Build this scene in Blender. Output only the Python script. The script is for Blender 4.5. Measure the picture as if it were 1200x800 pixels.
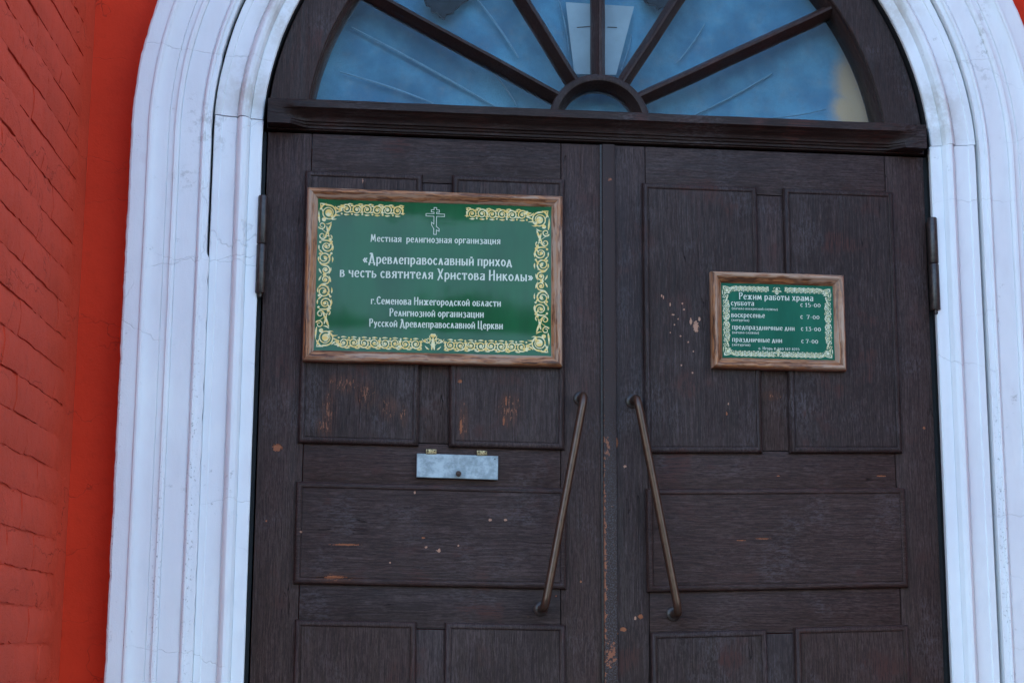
import bpy, math, random
from mathutils import Vector, Matrix, noise
random.seed(7)
S = bpy.context.scene
for o in list(bpy.data.objects): bpy.data.objects.remove(o)

# ---------------------------------------------------------------- camera
F = 1950.0
RX = (0.99378521, 0.02589204, 0.10826152)      # world X, Y, Z written in camera axes (right, down, forward)
RY = (-0.11117539, 0.18223204, 0.97695011)
RZ = (0.00556652, -0.98291459, 0.18397806)
CAM = Vector((-0.7088, -4.1957, 1.10))
cd = bpy.data.cameras.new('camera'); cam = bpy.data.objects.new('camera', cd)
S.collection.objects.link(cam)
cd.sensor_width = 36; cd.lens = F / 1200 * 36; cd.clip_start = 0.05; cd.clip_end = 500
cam.matrix_world = Matrix(((RX[0], -RX[1], -RX[2], CAM.x), (RY[0], -RY[1], -RY[2], CAM.y),
                           (RZ[0], -RZ[1], -RZ[2], CAM.z), (0, 0, 0, 1)))
S.camera = cam
def at(px, py, Y=0.0):
    d = (px - 600, py - 400, F)
    r = [sum(a * b for a, b in zip(d, q)) for q in (RX, RY, RZ)]
    k = (Y - CAM.y) / r[1]
    return CAM.x + r[0] * k, CAM.z + r[2] * k

# ---------------------------------------------------------------- world, sun, exposure
SUN_EL, SUN_AZ = math.radians(24), math.radians(18)     # sun behind the church: the portal is in open shade
w = bpy.data.worlds.new('World'); S.world = w; w.use_nodes = True
nt = w.node_tree; bg = nt.nodes['Background']
sky = nt.nodes.new('ShaderNodeTexSky'); sky.sky_type = 'NISHITA'; sky.sun_disc = False
sky.sun_elevation = SUN_EL; sky.sun_rotation = SUN_AZ
sky.air_density = 1.0; sky.dust_density = 1.2; sky.ozone_density = 1.0
hs = nt.nodes.new('ShaderNodeHueSaturation'); hs.inputs['Saturation'].default_value = 1.05
nt.links.new(sky.outputs[0], hs.inputs['Color']); nt.links.new(hs.outputs[0], bg.inputs[0])
bg.inputs[1].default_value = 0.12
sl = bpy.data.lights.new('sun', 'SUN'); sl.energy = 2.5; sl.angle = math.radians(0.5); sl.color = (1, .93, .84)
so = bpy.data.objects.new('sun', sl); S.collection.objects.link(so)
sd = Vector((math.sin(SUN_AZ) * math.cos(SUN_EL), math.cos(SUN_AZ) * math.cos(SUN_EL), math.sin(SUN_EL)))
so.rotation_euler = sd.to_track_quat('Z', 'Y').to_euler(); so.location = (4, 30, 20)
S.view_settings.view_transform = 'Standard'; S.view_settings.look = 'None'
S.view_settings.gamma = 1; S.view_settings.exposure = 3.06

# ---------------------------------------------------------------- mesh helpers
class MB:
    def __init__(s): s.v = []; s.f = []
    def add(s, vs, fs):
        b = len(s.v); s.v += [tuple(v) for v in vs]; s.f += [tuple(b + i for i in f) for f in fs]; return s
    def box(s, x0, x1, y0, y1, z0, z1, ch=0.0):
        """box; with ch the front (y0) edges are chamfered"""
        if ch <= 0:
            V = [(x, y, z) for y in (y0, y1) for z in (z0, z1) for x in (x0, x1)]
            return s.add(V, [(0, 1, 3, 2), (4, 6, 7, 5), (0, 4, 5, 1), (2, 3, 7, 6), (0, 2, 6, 4), (1, 5, 7, 3)])
        rings = [(ch, y0), (ch * .3, y0 + ch * .3), (0, y0 + ch), (0, y1)]
        return s.rings(x0, x1, z0, z1, rings, back=True)
    def rings(s, x0, x1, z0, z1, rings, back=False):
        """rectangular loops given as (inset, y); first one is the front face"""
        V = []; Fc = []
        for i, (d, y) in enumerate(rings):
            V += [(x0 + d, y, z0 + d), (x1 - d, y, z0 + d), (x1 - d, y, z1 - d), (x0 + d, y, z1 - d)]
            if i:
                a, b = 4 * (i - 1), 4 * i
                for k in range(4): Fc.append((a + k, a + (k + 1) % 4, b + (k + 1) % 4, b + k)[::-1])
        Fc.append((0, 1, 2, 3))
        if back: n = 4 * (len(rings) - 1); Fc.append((n + 3, n + 2, n + 1, n))
        return s.add(V, Fc)
    def tube(s, pts, r, n=14, caps=True):
        pts = [Vector(p) for p in pts]; rs = r if isinstance(r, (list, tuple)) else [r] * len(pts)
        V = []; Fc = []; up = Vector((.13, .3, .94)).normalized()
        t = (pts[1] - pts[0]).normalized(); nx = t.cross(up).normalized()
        for i, p in enumerate(pts):
            t = (pts[min(i + 1, len(pts) - 1)] - pts[max(i - 1, 0)]).normalized()
            nx = (nx - t * nx.dot(t)).normalized(); ny = t.cross(nx)
            V += [p + (nx * math.cos(a) + ny * math.sin(a)) * rs[i] for a in [2 * math.pi * k / n for k in range(n)]]
            if i:
                b = n * (i - 1)
                Fc += [(b + k, b + (k + 1) % n, b + n + (k + 1) % n, b + n + k) for k in range(n)]
        if caps: Fc += [tuple(range(n))[::-1], tuple(range(n * (len(pts) - 1), n * len(pts)))]
        return s.add(V, Fc)
    def lathe(s, c, axis, prof, n=24):
        """prof: (radius, distance along axis)"""
        c = Vector(c); ax = Vector(axis).normalized(); u = ax.orthogonal().normalized(); v = ax.cross(u)
        V = []; Fc = []
        for i, (r, h) in enumerate(prof):
            V += [c + ax * h + (u * math.cos(2 * math.pi * k / n) + v * math.sin(2 * math.pi * k / n)) * max(r, 1e-5) for k in range(n)]
            if i:
                b = n * (i - 1); Fc += [(b + k, b + (k + 1) % n, b + n + (k + 1) % n, b + n + k) for k in range(n)]
        return s.add(V, Fc)
    def build(s, name, mat, parent=None, warp=None, smooth=35):
        V = [warp(*v) for v in s.v] if warp else s.v
        off = parent_loc(parent)
        me = bpy.data.meshes.new(name); me.from_pydata([(v[0] - off.x, v[1] - off.y, v[2] - off.z) for v in V], [], s.f)
        import bmesh
        bm = bmesh.new(); bm.from_mesh(me); bmesh.ops.recalc_face_normals(bm, faces=bm.faces) if not getattr(s, 'keep', False) else None
        bm.to_mesh(me); bm.free()
        me.materials.append(mat)
        if smooth: me.shade_smooth(); me.set_sharp_from_angle(angle=math.radians(smooth))
        o = bpy.data.objects.new(name, me); S.collection.objects.link(o)
        if parent: o.parent = parent
        return o
def parent_loc(p):
    v = Vector((0, 0, 0))
    while p: v += p.location; p = p.parent
    return v
def tag(o, label=None, cat=None, group=None, kind=None):
    for k, v in (('label', label), ('category', cat), ('group', group), ('kind', kind)):
        if v: o[k] = v
    return o
def thing(name, label, cat, loc=(0, 0, 0), group=None):
    o = bpy.data.objects.new(name, None); o.empty_display_size = .1; S.collection.objects.link(o); o.location = loc
    return tag(o, label, cat, group)

# ---------------------------------------------------------------- material helpers
class NT:
    def __init__(s, name):
        s.m = bpy.data.materials.new(name); s.m.use_nodes = True; s.t = s.m.node_tree
        s.b = s.t.nodes['Principled BSDF']; s.out = s.t.nodes['Material Output']
        s.pos = s.t.nodes.new('ShaderNodeNewGeometry').outputs['Position']
    def n(s, ty, **kw):
        nd = s.t.nodes.new(ty)
        for k, v in kw.items(): setattr(nd, k, v)
        return nd
    def put(s, sock, v):
        if isinstance(v, bpy.types.NodeSocket): s.t.links.new(v, sock)
        elif isinstance(v, tuple) and len(v) == 3 and sock.type == 'RGBA': sock.default_value = (*v, 1)
        else: sock.default_value = v
    def scale(s, v, src=None):
        m = s.n('ShaderNodeVectorMath', operation='MULTIPLY'); s.put(m.inputs[0], src or s.pos); m.inputs[1].default_value = v
        return m.outputs[0]
    def noise(s, vec, sc=1., det=3., rough=.55, dist=0., col=False):
        m = s.n('ShaderNodeTexNoise'); s.put(m.inputs['Vector'], vec); m.inputs['Scale'].default_value = sc
        m.inputs['Detail'].default_value = det; m.inputs['Roughness'].default_value = rough; m.inputs['Distortion'].default_value = dist
        return m.outputs['Color' if col else 'Fac']
    def ramp(s, v, a, b, lo=0., hi=1.):
        m = s.n('ShaderNodeMapRange'); s.put(m.inputs[0], v)
        for i, q in enumerate((a, b, lo, hi)): s.put(m.inputs[i + 1], q)
        m.interpolation_type = 'SMOOTHSTEP' if True else 'LINEAR'
        return m.outputs[0]
    def math(s, op, a, b=0.):
        m = s.n('ShaderNodeMath', operation=op); s.put(m.inputs[0], a); s.put(m.inputs[1], b); return m.outputs[0]
    def mix(s, f, a, b):
        m = s.n('ShaderNodeMix', data_type='RGBA'); s.put(m.inputs[0], f); s.put(m.inputs[6], a); s.put(m.inputs[7], b); return m.outputs[2]
    def patch(s, pts, wob=.35):
        """soft mask that is 1 near any of (x, z, rx, rz)"""
        cur = None
        for (x, z, rx, rz) in pts:
            v = s.n('ShaderNodeVectorMath', operation='SUBTRACT'); s.put(v.inputs[0], s.pos); v.inputs[1].default_value = (x, 0, z)
            v2 = s.scale((1 / rx, 0, 1 / rz), v.outputs[0])
            l = s.n('ShaderNodeVectorMath', operation='LENGTH'); s.put(l.inputs[0], v2)
            r = s.ramp(l.outputs['Value'], 1., 0.)
            cur = r if cur is None else s.math('MAXIMUM', cur, r)
        return cur
    def bump(s, h, dist, strength=1., prev=None):
        m = s.n('ShaderNodeBump'); s.put(m.inputs['Height'], h); m.inputs['Distance'].default_value = dist; m.inputs['Strength'].default_value = strength
        if prev: s.put(m.inputs['Normal'], prev)
        return m.outputs[0]
    def fin(s, col, rough=.6, nrm=None, spec=.5, metal=0., **kw):
        s.put(s.b.inputs['Base Color'], col); s.put(s.b.inputs['Roughness'], rough)
        s.put(s.b.inputs['Specular IOR Level'], spec); s.put(s.b.inputs['Metallic'], metal)
        if nrm: s.put(s.b.inputs['Normal'], nrm)
        for k, v in kw.items(): s.put(s.b.inputs[k], v)
        return s.m

# worn spots given as picture positions on the door face: (x, y, half width, half height), shade 0 = orange bare wood, 1 = pale pink filler
SPOTS = [(325, 524, 7, 6, 0), (815, 383, 4.5, 9, 1), (809, 377, 2, 5, 1), (819, 374, 2, 3, 1), (514, 645, 3.2, 2.8, 1), (499, 641, 2, 1.6, 1), (574, 609, 2.6, 1.8, 1), (592, 609, 3.2, 2, 1), (496, 630, 3, 1.2, 0),
         (353, 623, 2, 1.5, 1), (537, 639, 1.6, 1.4, 1), (457, 659, 1.5, 1.5, 1), (486, 577, 1.6, 2.2, 1), (405, 638, 22, 1.4, 0), (392, 676, 16, 2.2, 0), (711, 519, 3, 6, 0), (723, 518, 2.6, 8, 0), (733, 546, 2.4, 2, 1),
         (751, 722, 4, 3.5, 0), (745, 724, 2, 2.6, 1), (731, 737, 5, 3.5, 0), (723, 742, 3, 2, 0), (894, 631, 11, .9, 0), (868, 633, 8, .7, 0), (1034, 557, 8, 1.2, 0), (1084, 501, 2.2, 2, 0), (785, 357, 1.2, 3, 1), (777, 349, 1, 3, 1), (775, 347, 1, 2, 1),
         (788, 369, 2.2, 1.2, 1), (799, 356, 1.6, 1.4, 1), (801, 363, 1.6, 1.4, 1), (794, 374, 1, 1.6, 1), (790, 381, 1.2, 1.2, 1), (797, 394, 1.4, 1.4, 1), (806, 401, 1.3, 1.3, 1), (812, 412, 1.3, 1.5, 1), (798, 428, 1.2, 1.4, 1), (811, 437, 1.2, 1.4, 1), (785, 390, 1, 1, 1),
         (425, 213, .9, 4, 1), (539, 447, 3, 3, 0), (540, 500, 2, 12, 0), (590, 493, 1.6, 6, 0), (593, 470, 1.4, 7, 0), (648, 641, 1.6, 3, 0), (681, 681, 1.8, 1.6, 0), (851, 485, 1.2, 3.5, 0), (853, 473, 1, 2, 1), (913, 557, 3, 1, 0), (652, 698, 1.6, 1.2, 0), (312, 610, 1.5, 1.5, 0)]
CLOUDS = [(402, 450, 30, 16), (428, 462, 18, 22), (385, 480, 12, 30), (455, 478, 14, 20), (472, 486, 7, 18), (543, 495, 8, 28), (598, 480, 20, 26), (380, 500, 14, 16), (395, 677, 34, 8), (905, 463, 16, 8)]
def wood(name, axis, chips=True, base=(.033, .0182, .0162), worn=(.072, .0455, .0420), gloss=.46):
    t = NT(name)
    st = {'Z': (1, 1, .045), 'X': (.045, 1, 1)}[axis]
    g = t.scale(st)
    warp = t.noise(t.pos, 7, 2, col=True)
    wv = t.n('ShaderNodeVectorMath', operation='MULTIPLY_ADD'); t.put(wv.inputs[0], warp); wv.inputs[1].default_value = (.012,) * 3; t.put(wv.inputs[2], g)
    g = wv.outputs[0]
    oi = t.n('ShaderNodeObjectInfo').outputs['Random']          # every board a little different
    fine = t.noise(g, 330, 4, .7); mid = t.noise(g, 95, 3, .6); big = t.noise(t.pos, 3.6, 4, .6); wool = t.noise(t.scale({'Z': (1, 1, .3), 'X': (.3, 1, 1)}[axis]), 230, 4, .75)
    crack = t.ramp(t.math('ABSOLUTE', t.math('SUBTRACT', t.noise(g, 46, 2, .5), .5)), .006, 0.)
    crack = t.math('MULTIPLY', crack, t.ramp(t.noise(t.pos, 6, 3), .55, .66))
    col = t.mix(t.ramp(t.math('ADD', t.math('MULTIPLY', big, .6), t.math('MULTIPLY', mid, .4)), .36, .64), base, worn)
    col = t.mix(t.math('MULTIPLY', t.ramp(oi, .45, 1.), .6), col, (.056, .026, .020))
    col = t.mix(t.ramp(oi, .4, 0., 0., .45), col, (.022, .013, .012))
    col = t.mix(t.ramp(fine, .56, .38, 0., .6), col, (.013, .0065, .006))
    col = t.mix(t.ramp(fine, .54, .70, 0., .42), col, tuple(q * 1.7 for q in worn))
    col = t.mix(t.ramp(wool, .56, .40, 0, .45), col, (.016, .008, .007))
    blue = t.math('MULTIPLY', t.ramp(t.noise(t.pos, 5, 4, .65), .50, .70), t.ramp(wool, .42, .66))
    col = t.mix(t.math('MULTIPLY', blue, .65), col, (.088, .070, .074))
    col = t.mix(t.math('MULTIPLY', t.ramp(t.noise(t.pos, 8, 3, .6), .56, .7), t.ramp(fine, .42, .56)), col, (.058, .022, .018))
    col = t.mix(crack, col, (.008, .004, .004))
    h = t.math('ADD', t.math('MULTIPLY', fine, .5), t.math('MULTIPLY', wool, .5)); h = t.math('SUBTRACT', h, t.math('MULTIPLY', crack, .9))
    if chips:
        cn = t.noise(t.scale({'Z': (1, 1, .22), 'X': (.22, 1, 1)}[axis]), 260, 4, .65)
        pts = [(*at(px, py, -.006), rx * .0026, ry * .0026) for px, py, rx, ry in CLOUDS]
        pm = t.patch(pts)
        chip = t.ramp(t.math('ADD', cn, t.math('MULTIPLY', pm, .20)), .722, .76)
        rd = t.math('MULTIPLY', t.ramp(pm, .0, .6), t.ramp(fine, .42, .58))
        col = t.mix(t.math('MULTIPLY', rd, .6), col, (.085, .030, .016))
        cc = t.mix(t.noise(t.pos, 200, 2), (.08, .026, .013), (.30, .12, .062))
        col = t.mix(chip, col, cc)
        jag = t.math('MULTIPLY', t.math('SUBTRACT', t.noise(t.pos, 240, 3, .6), .5), 1.5)
        for k, c in ((0, (.26, .085, .038)), (1, (.40, .20, .13))):
            m_ = t.patch([(*at(px, py, -.006), rx * .0030, ry * .0030) for px, py, rx, ry, kk in SPOTS if kk == k])
            m_ = t.ramp(t.math('ADD', m_, t.math('MULTIPLY', jag, t.ramp(m_, 0., .15))), .40, .52)
            col = t.mix(m_, col, c); h = t.math('SUBTRACT', h, t.math('MULTIPLY', m_, .8))
    return t.fin(col, t.ramp(mid, .3, .7, gloss - .06, gloss + .16), t.bump(h, .0020, .85), .15)

def white_paint(name, dirt):
    t = NT(name)
    big = t.noise(t.pos, 2.2, 4, .6); mid = t.noise(t.scale((1, 1, .35)), 26, 4, .6); fine = t.noise(t.pos, 240, 3, .6)
    col = t.mix(t.ramp(big, .3, .7), (.74, .725, .745), (.80, .80, .80))
    col = t.mix(t.ramp(mid, .45, .75, 0, .5), col, (.70, .69, .70))
    wv = t.n('ShaderNodeVectorMath', operation='MULTIPLY_ADD'); t.put(wv.inputs[0], t.noise(t.pos, 7, 4, .6, col=True)); wv.inputs[1].default_value = (.2, .2, .22); t.put(wv.inputs[2], t.scale((.8, .4, 3.1)))
    vo = t.n('ShaderNodeTexVoronoi', feature='DISTANCE_TO_EDGE'); t.put(vo.inputs['Vector'], wv.outputs[0]); vo.inputs['Scale'].default_value = 1.25
    hair = t.math('MULTIPLY', t.ramp(vo.outputs['Distance'], .006, .0), t.ramp(t.noise(t.pos, 4, 3), .45, .58))
    col = t.mix(t.math('MULTIPLY', hair, .2), col, (.30, .27, .27))
    spk = t.ramp(t.noise(t.pos, 130, 3, .7), .73, .78)
    spk2 = t.math('MULTIPLY', t.ramp(t.noise(t.pos, 34, 5, .75), .60, .70), t.ramp(t.noise(t.pos, 5, 2), .5, .66))
    col = t.mix(t.math('MULTIPLY', t.math('MAXIMUM', spk, spk2), .55), col, (.36, .34, .33))
    if dirt:
        d = t.math('MULTIPLY', t.patch([(-.93, 2.52, .12, .16), (.91, 2.54, .12, .2), (-1.03, 2.5, .05, .35), (1.03, 2.62, .05, .3), (-.86, 2.75, .1, .2), (.80, 2.85, .12, .2)]), t.ramp(t.noise(t.pos, 16, 5, .7), .32, .62))
        col = t.mix(t.math('MULTIPLY', d, .75), col, (.50, .45, .40))
    else:
        d = t.math('MULTIPLY', t.patch([(-1.03, 2.42, .09, .12), (-1.08, 2.28, .07, .05), (1.04, 2.75, .03, .25)]), t.ramp(t.noise(t.pos, 40, 5, .7), .5, .62))
        col = t.mix(t.math('MULTIPLY', d, .6), col, (.42, .40, .38))
    pits = t.math('MULTIPLY', t.patch([(-1.04, 1.45, .022, .75), (-1.115, 1.3, .02, .5), (1.03, 1.4, .02, .7), (-1.225, 1.6, .02, 1.2)]), t.ramp(t.noise(t.pos, 170, 3, .7), .60, .66))
    col = t.mix(t.math('MULTIPLY', pits, .75), col, (.22, .20, .19))
    h = t.math('ADD', t.math('MULTIPLY', mid, .8), t.math('MULTIPLY', fine, .2)); h = t.math('SUBTRACT', h, t.math('MULTIPLY', pits, .6)); h = t.math('SUBTRACT', h, t.math('MULTIPLY', t.math('MAXIMUM', hair, spk2), .5))
    return t.fin(col, .62, t.bump(h, .003, .55), .35)

def red_paint(name, lo, hi, rough_h, wet=False):
    t = NT(name)
    big = t.noise(t.pos, 3., 5, .6); mid = t.noise(t.pos, 32, 5, .65); fine = t.noise(t.pos, 190, 4, .65)
    col = t.mix(t.ramp(big, .3, .7), lo, hi)
    col = t.mix(t.ramp(mid, .5, .75, 0, .35), col, (lo[0] * .72, lo[1] * .8, lo[2] * .9))
    wv = t.n('ShaderNodeVectorMath', operation='MULTIPLY_ADD'); t.put(wv.inputs[0], t.noise(t.pos, 6, 4, .6, col=True)); wv.inputs[1].default_value = (.6, .6, .4); t.put(wv.inputs[2], t.scale((.7, .7, 3.2)))
    vo = t.n('ShaderNodeTexVoronoi', feature='DISTANCE_TO_EDGE'); t.put(vo.inputs['Vector'], wv.outputs[0]); vo.inputs['Scale'].default_value = 1.3
    hair = t.math('MULTIPLY', t.ramp(vo.outputs['Distance'], .006, 0.), t.ramp(t.noise(t.pos, 3, 2), .42, .55))
    col = t.mix(t.math('MULTIPLY', hair, .5), col, (.16, .015, .01))
    spk = t.ramp(t.noise(t.pos, 70, 3, .7), .755, .77)
    col = t.mix(t.math('MULTIPLY', spk, .35), col, (.45, .3, .25))
    h = t.math('ADD', t.math('MULTIPLY', mid, .6), t.math('MULTIPLY', fine, .4)); h = t.math('SUBTRACT', h, t.math('MULTIPLY', hair, .3))
    return t.fin(col, .6, t.bump(h, rough_h, .8), .12)

def simple(name, col, rough=.5, metal=0., amp=.15, sc=60, bump=.0008, spec=.5):
    t = NT(name); n = t.noise(t.pos, sc, 4, .6)
    c2 = tuple(c * (1 - amp * 2) for c in col)
    return t.fin(t.mix(t.ramp(n, .35, .65), c2, col), rough, t.bump(n, bump, .7), spec, metal)

M = {}
M['wood_z'] = wood('dark_brown_painted_wood_upright', 'Z'); M['wood_x'] = wood('dark_brown_painted_wood_level', 'X')
M['wood_frame'] = wood('dark_brown_frame_wood_upright', 'Z', chips=False, base=(.026, .013, .011), worn=(.044, .026, .023), gloss=.38)
M['wood_transom'] = wood('dark_brown_transom_wood', 'X', chips=False, base=(.022, .011, .009), worn=(.042, .026, .022), gloss=.4)  # base darkened to deepen the shade under the transom ledge
M['white_outer'] = white_paint('white_limewash_surround', False); M['white_inner'] = white_paint('white_limewash_reveal', True)
M['red_wall'] = red_paint('red_painted_render', (.58, .034, .010), (.66, .042, .013), .0022)
M['red_brick'] = red_paint('red_painted_brick', (.54, .060, .028), (.63, .070, .034), .0075)
M['gap_shade'] = simple('black_gap_shade', (.008, .008, .009), .7)  # shade painted black for the voids between door, frame and trim
M['iron'] = simple('dark_painted_iron', (.040, .026, .022), .42, 0., .3, 90, .001)
M['bronze'] = simple('dark_bronze_handle', (.075, .038, .024), .3, .4, .12, 40, .0001)
M['brass'] = simple('brass_hinge', (.50, .36, .18), .42, .6, .4, 200, .0005)
M['screw'] = simple('rusty_screw', (.06, .03, .02), .6, .3)

def sign_wood(name, axis):
    t = NT(name); g = t.scale({'Z': (1, 1, .05), 'X': (.05, 1, 1)}[axis])
    wv = t.n('ShaderNodeVectorMath', operation='MULTIPLY_ADD'); t.put(wv.inputs[0], t.noise(t.pos, 18, 2, col=True)); wv.inputs[1].default_value = (.012,) * 3; t.put(wv.inputs[2], g)
    a = t.noise(wv.outputs[0], 220, 4, .6); b = t.noise(wv.outputs[0], 75, 3, .6); c = t.noise(t.pos, 9, 4)
    col = t.mix(t.ramp(a, .38, .60), (.11, .034, .012), (.38, .150, .058))
    col = t.mix(t.math('MULTIPLY', t.ramp(b, .46, .62), .75), col, (.40, .26, .18))
    col = t.mix(t.math('MULTIPLY', t.ramp(b, .42, .33), .8), col, (.05, .02, .012))
    col = t.mix(t.ramp(c, .5, .7, 0, .3), col, (.42, .31, .25))
    return t.fin(col, .5, t.bump(t.math('ADD', a, b), .0015, .7), .4)
M['sw_x'] = sign_wood('weathered_varnished_wood_level', 'X'); M['sw_z'] = sign_wood('weathered_varnished_wood_upright', 'Z')
def plate(name, col, rough, spec, coat):
    t = NT(name); n = t.noise(t.pos, 160, 4, .6); m = t.noise(t.scale((1, 1, .25)), 14, 4, .6)
    c = t.mix(t.ramp(m, .3, .7), tuple(q * .82 for q in col), tuple(q * 1.15 for q in col))
    return t.fin(c, rough, t.bump(t.noise(t.pos, 9, 1), .0006, .5), spec * .2, **{'Coat Weight': coat * .34, 'Coat Roughness': .06})
M['green_gloss'] = plate('glossy_green_plate', (.004, .078, .022), .3, .5, .9)
M['green_dull'] = plate('satin_green_plate', (.012, .105, .062), .5, .4, .15)
t = NT('gold_scroll_print'); n1 = t.noise(t.pos, 140, 3, .6)
M['gold'] = t.fin(t.mix(t.ramp(n1, .42, .6), (.72, .46, .11), (.70, .61, .34)), .45, None, .4)
t = NT('cream_scroll_print'); n1 = t.noise(t.pos, 260, 3, .6)
M['cream'] = t.fin(t.mix(t.ramp(n1, .42, .6), (.56, .50, .26), (.62, .62, .46)), .5, None, .4)
M['letters'] = simple('white_lettering_print', (.62, .62, .50), .5, 0, .03, 300, .0001)
# galvanised letter flap
t = NT('pale_zinc_plate'); a = t.noise(t.scale((.3, 1, 1)), 150, 4, .65); b = t.noise(t.pos, 34, 4, .65)
c = t.mix(t.ramp(b, .35, .65), (.20, .235, .25), (.36, .405, .43)); c = t.mix(t.ramp(a, .56, .7, 0, .8), c, (.14, .17, .20))
M['zinc'] = t.fin(c, .45, t.bump(a, .0008, .6), .5, .25)
# thin old glass
t = NT('old_window_glass'); g = t.n('ShaderNodeBsdfGlossy'); g.inputs['Roughness'].default_value = .02; g.inputs['Color'].default_value = (1, 1, 1, 1)
tr = t.n('ShaderNodeBsdfTransparent'); tr.inputs['Color'].default_value = (.93, .96, .97, 1)
fr = t.n('ShaderNodeFresnel'); fr.inputs['IOR'].default_value = 1.52
bn = t.bump(t.noise(t.pos, 5, 2), .004, .5); t.put(g.inputs['Normal'], bn)
mx = t.n('ShaderNodeMixShader'); t.put(mx.inputs[0], t.math('MULTIPLY', fr.outputs[0], .14)); t.put(mx.inputs[1], tr.outputs[0]); t.put(mx.inputs[2], g.outputs[0])
df = t.n('ShaderNodeBsdfDiffuse'); df.inputs['Color'].default_value = (.42, .45, .47, 1)
dm = t.n('ShaderNodeMixShader'); t.put(dm.inputs[0], t.math('ADD', t.ramp(t.noise(t.pos, 60, 5, .7), .52, .8, .004, .04), t.ramp(t.noise(t.pos, 110, 3, .7), .72, .77, 0, .12)))
t.put(dm.inputs[1], mx.outputs[0]); t.put(dm.inputs[2], df.outputs[0]); t.t.links.new(dm.outputs[0], t.out.inputs[0]); M['glass'] = t.m
# added blue cloth coloured as the reflected sky, with an ochre patch at right
t = NT('reflected_sky_blue'); a = t.noise(t.pos, 5, 4, .6); b = t.noise(t.pos, 420, 2)
c = t.mix(t.ramp(a, .32, .68), (.032, .125, .215), (.085, .245, .35)); c = t.mix(t.ramp(b, .4, .6, 0, .18), c, (.018, .06, .11))
sx, sz = at(1003, 95, .1)
pm = t.patch([(sx, sz + .0, .085, .17), (sx - .01, sz - .09, .09, .12), (sx + .03, sz - .05, .06, .2)])
pm = t.math('ADD', pm, t.math('MULTIPLY', t.math('SUBTRACT', t.noise(t.pos, 22, 4, .6), .5), .5))
c = t.mix(t.ramp(pm, -.05, .75), c, (.42, .25, .13))
c = t.mix(t.math('MULTIPLY', t.ramp(t.noise(t.pos, 46, 4, .7), .6, .7), t.ramp(pm, .15, .4)), c, (.20, .22, .22))
M['cloth'] = t.fin(c, .85, t.bump(a, .006, .6), .2)
M['streak_pale'] = simple('pale_streak', (.13, .27, .37), .8, 0, .1, 120, .0005)
M['pale_sheet'] = simple('white_sheet', (.26, .31, .34), .8, 0, .08, 8, .002)
M['dark_cloth'] = simple('dark_ragged_cloth', (.008, .009, .012), .9, 0, .3, 40, .0008, 0.)
M['stone'] = simple('grey_stone', (.15, .145, .135), .8, 0, .2, 12, .004)
M['asphalt'] = simple('street_asphalt', (.05, .048, .046), .9, 0, .25, 30, .004)
M['roof'] = simple('green_roof_sheet', (.06, .13, .09), .5)
M['leaf'] = simple('tree_foliage', (.055, .085, .025), .7, 0, .4, 3)
M['bark'] = simple('tree_bark', (.12, .09, .06), .9, 0, .3, 20, .01)

# ================================================================ GROUND AND BUILDING
def structure(o): o['kind'] = 'structure'; return o
structure(MB().add([(-200, -200, -.5), (200, -200, -.5), (200, 200, -.5), (-200, 200, -.5)], [(0, 1, 2, 3)]).build('ground', M['asphalt'], smooth=0))
steps = thing('entrance_steps', 'grey stone steps and landing in front of the dark double door', 'steps', (0, -1, -.5)); steps['kind'] = 'structure'
for i, (yy, zz) in enumerate(((-2.3, -.33), (-2.0, -.17), (-1.7, 0.0))):
    MB().box(-1.3, 1.3, yy, -.001 * i - .002, -.498 if i == 0 else zz - .158, zz, 0).build('step', M['stone'], steps, smooth=0)

XC, ZC = -.005, 2.40
church = thing('church_building', 'red painted brick church wall around the white portal, with the brick pilaster at left', 'building', (0, 2, -.5))
# front wall with an arched opening (R .95), 0.5 m thick
def arch_path(R, n=64, zb=-.5, xc=XC, zc=ZC):
    return [(xc - R, zb)] + [(xc - R * math.cos(math.pi * k / n), zc + R * math.sin(math.pi * k / n)) for k in range(n + 1)] + [(xc + R, zb)]
inn = arch_path(.955); WX, WZ = 5.5, 10.0
out = []
for (x, z) in inn:
    if z <= ZC: out.append((-WX if x < 0 else WX, z))
    else:
        a = math.atan2(z - ZC, x - XC); k = min(WX / max(abs(math.cos(a)), 1e-6), (WZ - ZC) / max(math.sin(a), 1e-6)); out.append((XC + k * math.cos(a), ZC + k * math.sin(a)))
m = MB(); N = len(inn)
V = [(x, 0, z) for x, z in inn] + [(x, 0, z) for x, z in out] + [(x, .5, z) for x, z in inn]
Fc = [(i, i + 1, N + i + 1, N + i) for i in range(N - 1)] + [(i, 2 * N + i, 2 * N + i + 1, i + 1) for i in range(N - 1)]
m.keep = False; m.add(V, Fc).build('wall', M['red_wall'], church, smooth=30)
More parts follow.
